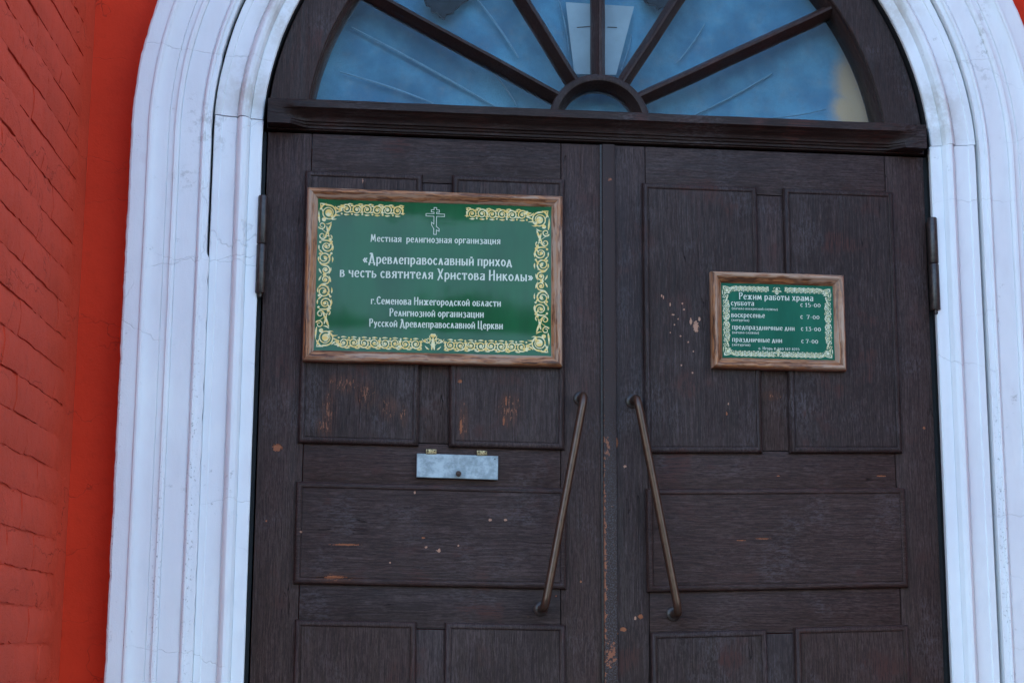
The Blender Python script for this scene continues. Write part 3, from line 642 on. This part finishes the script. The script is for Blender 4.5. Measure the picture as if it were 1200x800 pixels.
# ================================================================ LETTERING
C_ = 'c'
G = {
 'а': (.60, [[(.50, .95), (.50, 0)], [C_, (.08, .88), (.28, 1.0), (.50, .80)], [C_, (.50, .62), (.28, .58), (.08, .32), (.14, .06), (.30, .04), (.50, .30)]]),
 'б': (.58, [[(.08, 0), (.08, 1)], [(.06, 1), (.50, 1), (.50, .86)], [C_, (.08, .55), (.34, .56), (.50, .30), (.34, .02), (.06, .0)]]),
 'в': (.56, [[(.08, 0), (.08, 1)], [C_, (.08, .98), (.34, 1.0), (.42, .78), (.30, .56), (.10, .54)], [C_, (.10, .54), (.36, .54), (.50, .28), (.34, .02), (.08, .02)]]),
 'г': (.44, [[(.08, 0), (.08, 1)], [(.04, 1), (.40, 1), (.40, .80)]]),
 'д': (.66, [[(.30, 1), (.10, .08)], [(.34, 1), (.52, .08)], [(.04, .06), (.60, .06)], [(.05, .08), (.05, -.16)], [(.58, .08), (.58, -.16)]]),
 'е': (.54, [[C_, (.10, .50), (.46, .58), (.42, .90), (.26, 1.0), (.08, .72), (.08, .28), (.26, .0), (.48, .18)]]),
 'ж': (.84, [[(.40, 0), (.40, 1)], [(.06, 1), (.40, .48), (.74, 1)], [(.06, 0), (.40, .54), (.74, 0)]]),
 'з': (.52, [[C_, (.06, .86), (.24, 1.0), (.42, .84), (.36, .60), (.18, .54)], [C_, (.18, .54), (.44, .42), (.40, .02), (.22, -.12), (.04, .04)]]),
 'и': (.62, [[(.08, 0), (.08, 1)], [(.52, 0), (.52, 1)], [(.10, .34), (.50, .66)]]),
 'й': (.62, [[(.08, 0), (.08, 1)], [(.52, 0), (.52, 1)], [(.10, .34), (.50, .66)], [C_, (.18, 1.34), (.30, 1.18), (.42, 1.34)]]),
 'к': (.58, [[(.08, 0), (.08, 1)], [(.48, 1), (.10, .52)], [(.20, .58), (.52, 0)]]),
 'л': (.60, [[C_, (.02, .02), (.14, .20), (.28, 1.0)], [(.30, 1), (.52, 0)]]),
 'м': (.80, [[(.06, 0), (.14, 1)], [(.14, 1), (.38, .18)], [(.38, .18), (.62, 1)], [(.62, 1), (.70, 0)]]),
 'н': (.62, [[(.08, 0), (.08, 1)], [(.52, 0), (.52, 1)], [(.10, .52), (.50, .52)]]),
 'о': (.58, [[C_, (.28, 1.0), (.08, .68), (.08, .32), (.28, 0), (.50, .32), (.50, .68), (.28, 1.0)]]),
 'п': (.62, [[(.08, 0), (.08, 1)], [(.52, 0), (.52, 1)], [(.04, 1), (.56, 1)]]),
 'р': (.58, [[(.08, -.36), (.08, .96)], [C_, (.08, .72), (.28, 1.0), (.50, .74), (.48, .28), (.28, .02), (.09, .16)]]),
 'с': (.50, [[C_, (.44, .80), (.28, 1.0), (.08, .70), (.08, .30), (.26, .0), (.46, .18)]]),
 'т': (.58, [[(.28, 0), (.28, 1)], [(.04, .82), (.04, 1), (.52, 1), (.52, .82)]]),
 'у': (.56, [[(.06, 1), (.28, .28)], [C_, (.50, 1), (.34, .35), (.22, -.20), (.04, -.30)]]),
 'х': (.60, [[(.06, 1), (.52, 0)], [(.50, 1), (.06, 0)]]),
 'ц': (.66, [[(.08, 1), (.08, 0)], [(.50, 1), (.50, 0)], [(.06, .03), (.60, .03), (.60, -.20)]]),
 'ч': (.56, [[(.06, 1), (.10, .60), (.44, .50)], [(.46, 1), (.46, 0)]]),
 'ш': (.84, [[(.08, 0), (.08, 1)], [(.40, 0), (.40, 1)], [(.74, 0), (.74, 1)], [(.06, .03), (.76, .03)]]),
 'ы': (.80, [[(.08, 0), (.08, 1)], [C_, (.08, .52), (.32, .54), (.42, .28), (.28, .02), (.08, .02)], [(.68, 0), (.68, 1)]]),
 'ь': (.56, [[(.08, 0), (.08, 1)], [C_, (.08, .54), (.34, .56), (.48, .28), (.32, .02), (.08, .02)]]),
 'я': (.60, [[(.50, 0), (.50, 1)], [C_, (.50, .98), (.26, 1.0), (.10, .76), (.26, .52), (.50, .52)], [(.30, .52), (.06, .0)]]),
 'ю': (.80, [[(.08, 0), (.08, 1)], [(.08, .5), (.28, .5)], [C_, (.50, 1), (.28, .68), (.28, .32), (.50, 0), (.70, .32), (.70, .68), (.50, 1)]]),
 'М': (.98, [[C_, (.02, .02), (.12, .10), (.20, 1.42)], [(.20, 1.42), (.46, .30)], [(.46, .30), (.72, 1.42)], [(.72, 1.42), (.84, 0)]]),
 'Д': (.82, [[C_, (.12, 1.30), (.26, 1.46), (.42, 1.36)], [(.38, 1.42), (.14, .08)], [(.40, 1.42), (.64, .08)], [(.04, .08), (.74, .08)], [(.06, .10), (.06, -.22)], [(.72, .10), (.72, -.22)]]),
 'Х': (.76, [[C_, (.04, 1.38), (.14, 1.42), (.30, .90), (.64, 0)], [(.66, 1.42), (.10, -.16)]]),
 'Н': (.78, [[(.10, 0), (.10, 1.42)], [(.64, 0), (.64, 1.42)], [(.10, .62), (.64, .86)]]),
 'С': (.68, [[C_, (.60, 1.12), (.38, 1.42), (.10, 1.0), (.10, .42), (.36, .0), (.62, .26)], [(.10, .72), (.34, .72)]]),
 'Р': (.70, [[(.14, 0), (.14, 1.36)], [C_, (.02, 1.24), (.30, 1.44), (.60, 1.20), (.48, .72), (.16, .62)]]),
 'Ц': (.80, [[(.10, 1.42), (.10, 0)], [(.60, 1.42), (.60, 0)], [(.08, .04), (.72, .04), (.72, -.24)]]),
 'И': (.78, [[(.10, 0), (.10, 1.42)], [(.64, 0), (.64, 1.42)], [(.10, .46), (.64, .98)]]),
 '«': (.60, [[(.26, .82), (.06, .50), (.26, .18)], [(.50, .82), (.30, .50), (.50, .18)]]),
 '»': (.60, [[(.06, .82), (.26, .50), (.06, .18)], [(.30, .82), (.50, .50), (.30, .18)]]),
 '.': (.24, [[(.08, .0), (.08, .10)]]), '-': (.40, [[(.06, .50), (.34, .50)]]),
 '(': (.32, [[C_, (.26, 1.3), (.06, .8), (.06, .2), (.26, -.3)]]), ')': (.32, [[C_, (.06, 1.3), (.24, .8), (.24, .2), (.06, -.3)]]),
 '0': (.64, [[C_, (.30, 1.1), (.08, .78), (.08, .32), (.30, 0), (.54, .32), (.54, .78), (.30, 1.1)]]),
 '1': (.44, [[(.06, .92), (.24, 1.22), (.24, 0)], [(.06, .02), (.42, .02)]]),
 '2': (.60, [[C_, (.06, .90), (.26, 1.2), (.50, .90), (.30, .45), (.06, .04)], [(.06, .03), (.52, .03)]]),
 '3': (.58, [[(.08, 1.2), (.46, 1.2), (.24, .74)], [C_, (.24, .74), (.50, .60), (.48, .10), (.24, -.04), (.04, .12)]]),
 '5': (.58, [[(.48, 1.22), (.14, 1.22), (.10, .70)], [C_, (.10, .70), (.40, .76), (.52, .40), (.36, .02), (.06, .06)]]),
 '6': (.60, [[C_, (.46, 1.2), (.16, .9), (.08, .4), (.28, 0), (.52, .34), (.30, .66), (.10, .46)]]),
 '7': (.58, [[(.06, 1.02), (.06, 1.2), (.52, 1.2), (.22, 0)]]),
 '8': (.60, [[C_, (.30, 1.2), (.10, .92), (.48, .36), (.28, 0), (.08, .32), (.50, .92), (.30, 1.2)]]),
 '9': (.60, [[C_, (.10, .0), (.42, .3), (.50, .8), (.28, 1.2), (.06, .84), (.28, .5), (.50, .74)]]),
}
for k_ in 'МДХНСРЦИ': G[k_] = (G[k_][0], [[q if q == C_ else (q[0], q[1] * 1.12) for q in st] for st in G[k_][1]])
def catmull(P, n=5):
    P = [Vector(p) for p in P]; out = []
    for i in range(len(P) - 1):
        p0, p1, p2, p3 = P[max(i - 1, 0)], P[i], P[i + 1], P[min(i + 2, len(P) - 1)]
        for k in range(n):
            s = k / n; out.append(.5 * ((2 * p1) + (p2 - p0) * s + (2 * p0 - 5 * p1 + 4 * p2 - p3) * s * s + (3 * p1 - p0 - 3 * p2 + p3) * s ** 3))
    return out + [P[-1]]
LAY = [0]
def ribbon(mb, pts, widths, surf, closed_tip=False, lift=.0004):
    n = len(pts); V = []
    LAY[0] = (LAY[0] + 1) % 40; e = lift + LAY[0] * .000006
    for i, p in enumerate(pts):
        d = pts[min(i + 1, n - 1)] - pts[max(i - 1, 0)]
        if d.length < 1e-9: d = Vector((1, 0))
        nn = Vector((-d.y, d.x)).normalized() * widths[i]
        for q in (p + nn, p - nn): V.append((q.x, surf(q.x, q.y) - e, q.y))
    mb.add(V, [(2 * i, 2 * i + 1, 2 * i + 3, 2 * i + 2) for i in range(n - 1)])
def text(s, x0, x1, zb0, zb1, xh, surf, name_parent, bold=1.0):
    mb = MB(); mb.keep = True; sp = .16; adv = 0
    for ch in s: adv += (.36 if ch == ' ' else G[ch][0] + sp)
    adv -= sp; kx = (x1 - x0) / adv; u = 0
    for ch in s:
        if ch == ' ': u += .36; continue
        wd, strokes = G[ch]
        for st in strokes:
            P = catmull(st[1:]) if st[0] == C_ else [Vector(p) for p in st]
            W = []
            Q = []
            for p in P:
                ux = (u + p.x) * kx; sl = (zb1 - zb0) * ux / (x1 - x0)
                Q.append(Vector((x0 + ux, zb0 + sl + p.y * xh)))
            n = len(Q)
            for i in range(n):
                d = (Q[min(i + 1, n - 1)] - Q[max(i - 1, 0)]); d = d.normalized() if d.length > 0 else Vector((1, 0))
                W.append(xh * bold * (.036 + .066 * abs(d.y)))
            if st[0] != C_:
                for i in range(n - 1):
                    a, b = Q[i], Q[i + 1]; d = (b - a).normalized(); wv = xh * bold * (.036 + .066 * abs(d.y))
                    ext = xh * .045
                    ribbon(mb, [a - d * ext, b + d * ext], [wv, wv], surf)
            else: ribbon(mb, Q, W, surf)
        u += wd + sp
    return mb.build('lettering', M['letters'], name_parent, smooth=0)

# ================================================================ SCROLL ORNAMENT
def scroll_set(mb, T, surf, w):
    """returns drawing functions in local border units; T maps local to world"""
    def rib(P, ws): ribbon(mb, [Vector(T(*p)) for p in P], ws, surf, lift=.0003)
    def spiral(cx, cy, r0, turns, a0, dr, w0=None, r1=.12, tail=None):
        n = int(26 * turns) + 4; P = []; Wd = []
        if tail:
            px = cx + r0 * math.cos(a0); py = cy + r0 * math.sin(a0); tx, ty = tail
            # tangent-continuous tail
            tv = Vector((-math.sin(a0), math.cos(a0))) * -dr * r0 * 1.1
            for k in range(8):
                s = k / 8; A, B, D = Vector((tx, ty)), Vector((px, py)) + tv, Vector((px, py))
                q = A * (1 - s) ** 2 + B * 2 * s * (1 - s) + D * s * s; P.append((q.x, q.y)); Wd.append((w0 or w) * (.25 + .75 * s))
        for i in range(n + 1):
            s = i / n; r = r0 * (1 - s * (1 - r1)); a = a0 + dr * turns * 2 * math.pi * s
            P.append((cx + r * math.cos(a), cy + r * math.sin(a))); Wd.append((w0 or w) * (1 - .55 * s))
        rib(P, Wd)
    def blob(cx, cy, r, n=14):
        V = []; LAY[0] = (LAY[0] + 1) % 40; e = .0003 + LAY[0] * .000006
        for k in range(n):
            x, z = T(cx + r * math.cos(2 * math.pi * k / n), cy + r * math.sin(2 * math.pi * k / n)); V.append((x, surf(x, z) - e, z))
        mb.add(V, [tuple(range(n))])
    def leafy(x, y, ang, L, wd, bend=.5):
        P = []; Wd = []
        for k in range(9):
            s = k / 8; a = ang + bend * s; P.append((x, y)); Wd.append(wd * math.sin(math.pi * (.08 + .90 * s)) * (1.1 - .6 * s)); x += L / 8 * math.cos(a); y += L / 8 * math.sin(a)
        rib(P, Wd)
    return spiral, blob, leafy
def border(x0, x1, z0, z1, k, surf, parent, mat, w, top_gap, tall, centre_top):
    mb = MB(); mb.keep = True
    W_, H_ = (x1 - x0), (z1 - z0)
    def mk(fx, fz, swap=False):
        def T(a, b):
            if swap: a, b = b, a
            return ((x0 + a * k) if not fx else (x1 - a * k), (z1 - b * k) if not fz else (z0 + b * k))
        return T
    hx = W_ / k / 2; hz = H_ / k / 2
    for fx in (0, 1):
        for fz in (0, 1):
            T = mk(fx, fz); sp, bl, lf = scroll_set(mb, T, surf, w)
            # corner rosette (local unit = 10 mm on the large sign)
            sp(2.75, 2.85, 2.05, 1.75, -1.9, 1, w * 1.3, .4); bl(2.75, 2.85, .9); lf(.5, 2.2, -1.2, 2.6, w * 2.0 , .9); lf(.45, .5, .1, 4.2, w * 1.7, .35)
            lf(.5, 5.6, -1.75, 3.4, w * 1.9, .25); bl(1.6, 4.7, .55); lf(4.3, 1.1, .9, 2.2, w * 1.6, -.9); lf(3.9, 3.6, -.3, 2.0, w * 1.5, .7); lf(3.2, 4.4, .35, 1.7, w * 1.3, -.8)
            lf(4.5, 2.9, -.55, 2.3, w * 1.5, .4); lf(5.1, 2.0, -.5, 2.4, w * 1.6, .3); bl(3.6, 3.8, .35); lf(.6, .6, 1.4, 2.6, w * 1.4, -.4)
            # leaf stem down the side below the rosette
            lf(3.6, 5.3, 2.4, 1.8, w * 1.4, .9); sp(1.1, 6.3, .95, 1.2, 2.4, -1, w * 1.2, .3, (2.6, 8.4)); lf(3.5, 5.7, 1.9, 4.6, w * 2.4, .25); lf(2.3, 6.4, 1.3, 3.3, w * 1.9, .1)
            sp(1.3, 9.0, .9, 1.15, .5, 1, w * 1.2, .3, (3.3, 9.2)); lf(3.4, 8.7, .9, 1.3, w * 1.4, .9); bl(3.3, 9.9, .4)
            # scrolls along the top / bottom
            span = (hx - top_gap) if fz == 0 else (hx - 1.8)
            a = 6.0; lf(4.9, 1.2, -.05, 2.6, w * 1.9, .1); flip = 1; r = 1.32
            while a + 2 * r < span:
                cy = 1.75 if flip > 0 else 1.85
                sp(a + r, cy, r, 1.6, math.pi if flip > 0 else 0, flip, w * 1.35, .24, (a - .6, .7 + cy * .2) if flip > 0 else (a + 2.9, 2.4))
                bl(a + r, cy, .36); lf(a + r * .5, 3.15, .2, 1.5, w * 1.6, -.5); lf(a + r * 1.2, .45, -.2, 1.5, w * 1.5, .5); lf(a + 2 * r - .5, 2.6, -.5, 1.2, w * 1.5, .9); lf(a - .3, .75, .1, 1.5, w * 1.5, .5); bl(a + 2 * r, .8, .26); bl(a + .1, 3.0, .25)
                a += 2.62; flip = -flip
            bl(min(a, span), 1.5, .3)
            # scrolls down the side
            b = 10.5; flip = 1
            while b + 2.2 < hz - 1.0:
                sp(2.2 + (.3 if flip > 0 else -.3), b + 1.3, 1.6, 1.6, -math.pi / 2 if flip > 0 else math.pi / 2, flip, w * 1.4, .24, (1.0, b - .3) if flip > 0 else (3.3, b + 2.6))
                bl(2.25, b + 1.3, .45); lf(4.0, b + .9, 1.4, 1.6, w * 1.6, .5); lf(.5, b + 1.0, 1.7, 1.4, w * 1.5, -.5); lf(.7, b + 2.2, 1.0, 1.5, w * 1.7, -.5); lf(3.6, b + .1, 2.0, 1.5, w * 1.7, .5); bl(3.7, b + .0, .3); bl(.8, b + .2, .3)
                b += 3.05; flip = -flip
            # side centre
            sp(2.35, hz - 1.25, 1.15, 1.4, -math.pi / 2, flip, w * 1.35, .25, (1.0, hz - 3.0)); bl(2.35, hz - 1.25, .4); lf(3.7, hz - 1.9, 1.7, 1.9, w * 1.6, .4); lf(.7, hz - 1.6, 1.3, 1.6, w * 1.7, -.5); bl(2.1, hz - .1, .45)
            # bottom (and top) centre crown
            if fz == 1 or centre_top:
                sp(hx - 1.3, 2.9, .8, 1.2, math.pi, 1, w * 1.1, .25, (hx - .2, 1.2)); lf(hx - .35, .4, 1.45, 3.6, w * 2.4, .1); bl(hx - .3, 4.2, .45); lf(hx - .3, 2.9, 2.4, 1.6, w * 1.2, -.9); lf(hx - 1.0, .5, 2.7, 1.5, w * 1.5, -.7); lf(hx - 1.9, 2.3, 2.6, 1.5, w * 1.3, -.7)
    return mb.build('scroll_border', mat, parent, smooth=0)

def frame_piece(kind, X0, X1, Z0, Z1, fw, prof, parent, mat, rot):
    """mitred frame side; prof = (fraction across from outside, y)"""
    mb = MB(); V = []; n = len(prof)
    ends = {'top': ((X0, Z1, 1, -1), (X1, Z1, -1, -1)), 'bottom': ((X0, Z0, 1, 1), (X1, Z0, -1, 1)), 'left': ((X0, Z0, 1, 1), (X0, Z1, 1, -1)), 'right': ((X1, Z0, -1, 1), (X1, Z1, -1, -1))}[kind]
    K = 14
    for k in range(K + 1):
        for (fr, y) in prof:
            q = [(ex + sx * fr * fw, ez + sz * fr * fw) for ex, ez, sx, sz in ends]; s = k / K
            s = s if 0 < k < K else (s + (.0006 if k == 0 else -.0006))
            x = q[0][0] + (q[1][0] - q[0][0]) * s; z = q[0][1] + (q[1][1] - q[0][1]) * s
            d = noise.noise((x * 14, z * 14, fr * 3)) * .0007
            V.append((x + (d if kind in ('left', 'right') else 0), y, z + (d if kind in ('top', 'bottom') else 0)))
    Fc = [(k * n + j, k * n + j + 1, (k + 1) * n + j + 1, (k + 1) * n + j) for k in range(K) for j in range(n - 1)] + [tuple(range(n)), tuple(range(K * n, K * n + n))]
    mb.add(V, Fc); return mb.build('frame_side', mat, parent, rot)
def make_sign(label, X0, X1, Z0, Z1, fw, yb, yf, gloss, rot, dish):
    s = thing('framed_sign', label, 'sign', ((X0 + X1) / 2, yb, Z0))
    d = yf - yb   # negative
    prof = [(0, yb), (0, yb + d * .55), (.03, yb + d * .74), (.10, yb + d * .90), (.22, yb + d * .99), (.38, yb + d), (.48, yb + d * .95), (.56, yb + d * .84), (.64, yb + d * .80), (.82, yb + d * .66), (.96, yb + d * .50), (1.0, yb + d * .46), (1.0, yb + d * .1)]
    for kd in ('top', 'bottom', 'left', 'right'): frame_piece(kd, X0, X1, Z0, Z1, fw, prof, s, M['sw_x'] if kd in ('top', 'bottom') else M['sw_z'], rot)
    px0, px1, pz0, pz1 = X0 + fw - .002, X1 - fw + .002, Z0 + fw - .002, Z1 - fw + .002
    def surf(x, z):
        if not dish: return yb + d * .42
        e = min(x - px0, px1 - x, z - pz0, pz1 - z)
        ex = min(x - px0, px1 - x); ez = min(z - pz0, pz1 - z)
        r_ = .075
        a = max(0, 1 - max(ex, 0) / r_); b = max(0, 1 - max(ez, 0) / r_); q = min(1.4, math.hypot(a, b))
        return yb + d * .34 - dish * q * q + .0011 * noise.noise((x * 5, z * 5, 2)) + .0006 * noise.noise((x * 14, z * 5, 8))
    nx, nz = (80, 56) if dish else (4, 4); V = []; Fc = []
    for j in range(nz + 1):
        for i in range(nx + 1): x = px0 + (px1 - px0) * i / nx; z = pz0 + (pz1 - pz0) * j / nz; V.append((x, surf(x, z), z))
    for j in range(nz):
        for i in range(nx): a = j * (nx + 1) + i; Fc.append((a, a + 1, a + nx + 2, a + nx + 1))
    MB().add(V, Fc).build('plate', M['green_gloss'] if dish else M['green_dull'], s, smooth=80)
    return s, surf
ident = lambda x, y, z: (x, y, z)
YS = -.016
X0, Z1 = at(361.5, 220.5, -.03); X1 = at(659, 328, -.03)[0]; Z0 = (at(352.5, 421.5, -.03)[1] + at(657, 431, -.03)[1]) / 2
X0 = (X0 + at(353, 421, -.03)[0]) / 2
Z1 = (Z1 + at(661, 229.5, -.03)[1]) / 2
s1, sf1 = make_sign('large green parish name sign in a varnished wooden frame on the left leaf', X0, X1, Z0, Z1, .0285, -.014, -.040, True, None, .0022)
P0, P1 = at(373, 235.5, -.026), at(644.5, 416, -.026)
border(P0[0], P1[0], P1[1] + .002, P0[1] - .001, .01, sf1, s1, M['gold'], .00145, 7.7, True, False)
for s_, a, b, za, zb, xh in (('Местная  религиозная организация', -.6138, -.2784, 2.1375, 2.1415, .0117), ('«Древлеправославный приход', -.632, -.248, 2.0795, 2.0835, .0166),
        ('в честь святителя Христова Николы»', -.6898, -.1923, 2.0425, 2.0455, .0166), ('г.Семенова Нижегородской области', -.6091, -.276, 1.9735, 1.9765, .0124),
        ('Религиозной организации', -.5618, -.320, 1.9435, 1.9465, .0124), ('Русской Древлеправославной Церкви', -.6129, -.2705, 1.9150, 1.9175, .0124)):
    text(s_, a, b, za, zb, xh, sf1, s1, 1.12 if xh > .015 else 1.12)
# outlined eight-pointed cross
mb = MB(); mb.keep = True; cx = -.4482; zt, zb_ = 2.2325, 2.1615
def poly(P, w_=.0007):
    for i in range(len(P) - 1):
        a, b = Vector(P[i]), Vector(P[i + 1]); d = (b - a).normalized() * w_; ribbon(mb, [a - d, b + d], [w_, w_], sf1)
q = .0034
O = [(-q, zb_), (-q, 2.1765), (-.0095, 2.1865), (-.0095, 2.1935), (-q, 2.1890), (-q, 2.2095), (-.024, 2.2095), (-.024, 2.2160), (-q, 2.2160), (-q, 2.2205), (-.0105, 2.2205), (-.0105, 2.2265), (-q, 2.2265), (-q, zt),
     (q, zt), (q, 2.2265), (.0105, 2.2265), (.0105, 2.2205), (q, 2.2205), (q, 2.2160), (.024, 2.2160), (.024, 2.2095), (q, 2.2095), (q, 2.1825), (.0105, 2.1770), (.0105, 2.1700), (q, 2.1735), (q, zb_), (-q, zb_)]
poly([(cx + a, b) for a, b in O]); mb.build('cross_emblem', M['letters'], s1, smooth=0)

def avg(*a): return sum(a) / len(a)
X0 = avg(at(833, 318, -.03)[0], at(835, 431, -.03)[0]); X1 = avg(at(989, 322, -.03)[0], at(992, 434, -.03)[0]); Z1 = avg(at(833, 318, -.03)[1], at(989, 322, -.03)[1]); Z0 = avg(at(835, 431, -.03)[1], at(992, 434, -.03)[1])
s2, sf2 = make_sign('small green timetable sign in a varnished wooden frame on the right leaf', X0, X1, Z0, Z1, .0285, -.008, -.040, False, None, 0)
border(.3065, .6005, 1.8620, 2.0510, .0046, sf2, s2, M['cream'], .00085, 3.2, True, True)
for s_, a, b, za, zb, xh in (('Режим работы храма', .3514, .5514, 2.0145, 2.0150, .0112), ('суббота', .3303, .3915, 1.9975, 1.998, .0093), ('с 15-00', .5166, .5708, 1.999, 1.999, .0084),
        ('(начало воскресной службы)', .3323, .4547, 1.9865, 1.987, .0046), ('воскресенье', .3304, .4197, 1.966, 1.9665, .0090), ('с  7-00', .5157, .5668, 1.967, 1.967, .0084), ('(литургия)', .3309, .3775, 1.9555, 1.9555, .0046),
        ('предпраздничные дни', .3320, .4988, 1.934, 1.9345, .0088), ('с 13-00', .5163, .5696, 1.935, 1.935, .0084), ('(начало службы)', .3318, .4027, 1.9225, 1.923, .0046),
        ('праздничные дни', .3314, .4645, 1.901, 1.9015, .0088), ('с 7-00', .5165, .5612, 1.902, 1.902, .0084), ('(литургия)', .3311, .3791, 1.8900, 1.8900, .0046), ('о. Игорь 8-960 162 8215', .4011, .5103, 1.8815, 1.882, .0052)):
    text(s_, a, b, za, zb, xh, sf2, s2, 1.12)

# ================================================================ TREES ACROSS THE STREET (reflected in the sign and glass)
def tree(x, y, h, r, label):
    t_ = thing('leafy_tree', label, 'tree', (x, y, -.5), 'trees across the street')
    tr = MB().tube([(x, y, -.5), (x + .1, y, h * .35), (x - .1, y + .1, h * .7)], [.22, .16, .06], 10)
    for k in range(6):
        a = k * 1.05; tr.tube([(x, y, h * (.3 + .05 * k)), (x + math.cos(a) * r * .5, y + math.sin(a) * r * .5, h * (.5 + .06 * k))], [.07, .02], 6)
    tr.build('trunk', M['bark'], t_)
    m = MB(); m.keep = True
    cl = [Vector((random.gauss(0, .45) * r, random.gauss(0, .4) * r, h * .60 + random.uniform(-.75, .62) * r * .8)) for _ in range(44)]
    for _ in range(5200):
        c = random.choice(cl); p = c + Vector((random.gauss(0, 1), random.gauss(0, 1), random.gauss(0, .8))) * r * .16
        u = Vector((random.gauss(0, 1), random.gauss(0, 1), random.gauss(0, 1))).normalized(); v = u.orthogonal().normalized(); s = random.uniform(.13, .26)
        b = Vector((x, y, 0)) + p; m.add([b - u * s, b + v * s * .6, b + u * s, b - v * s * .6], [(0, 1, 2, 3)])
    m.build('crown', M['leaf'], t_, smooth=0)
for x_, y_, h_, r_, l_ in ((-5.2, -21, 7.3, 2.8, 'rounded leafy tree farthest left across the street'), (-1.6, -20, 6.8, 2.6, 'lowest leafy tree across the street, opposite the left leaf'),
                           (1.9, -20.5, 7.3, 2.7, 'leafy tree across the street, opposite the right leaf'), (5.8, -21, 8.8, 3.3, 'tallest leafy tree, farthest right across the street')):
    tree(x_, y_, h_, r_, l_)
S.cycles.use_denoising = True
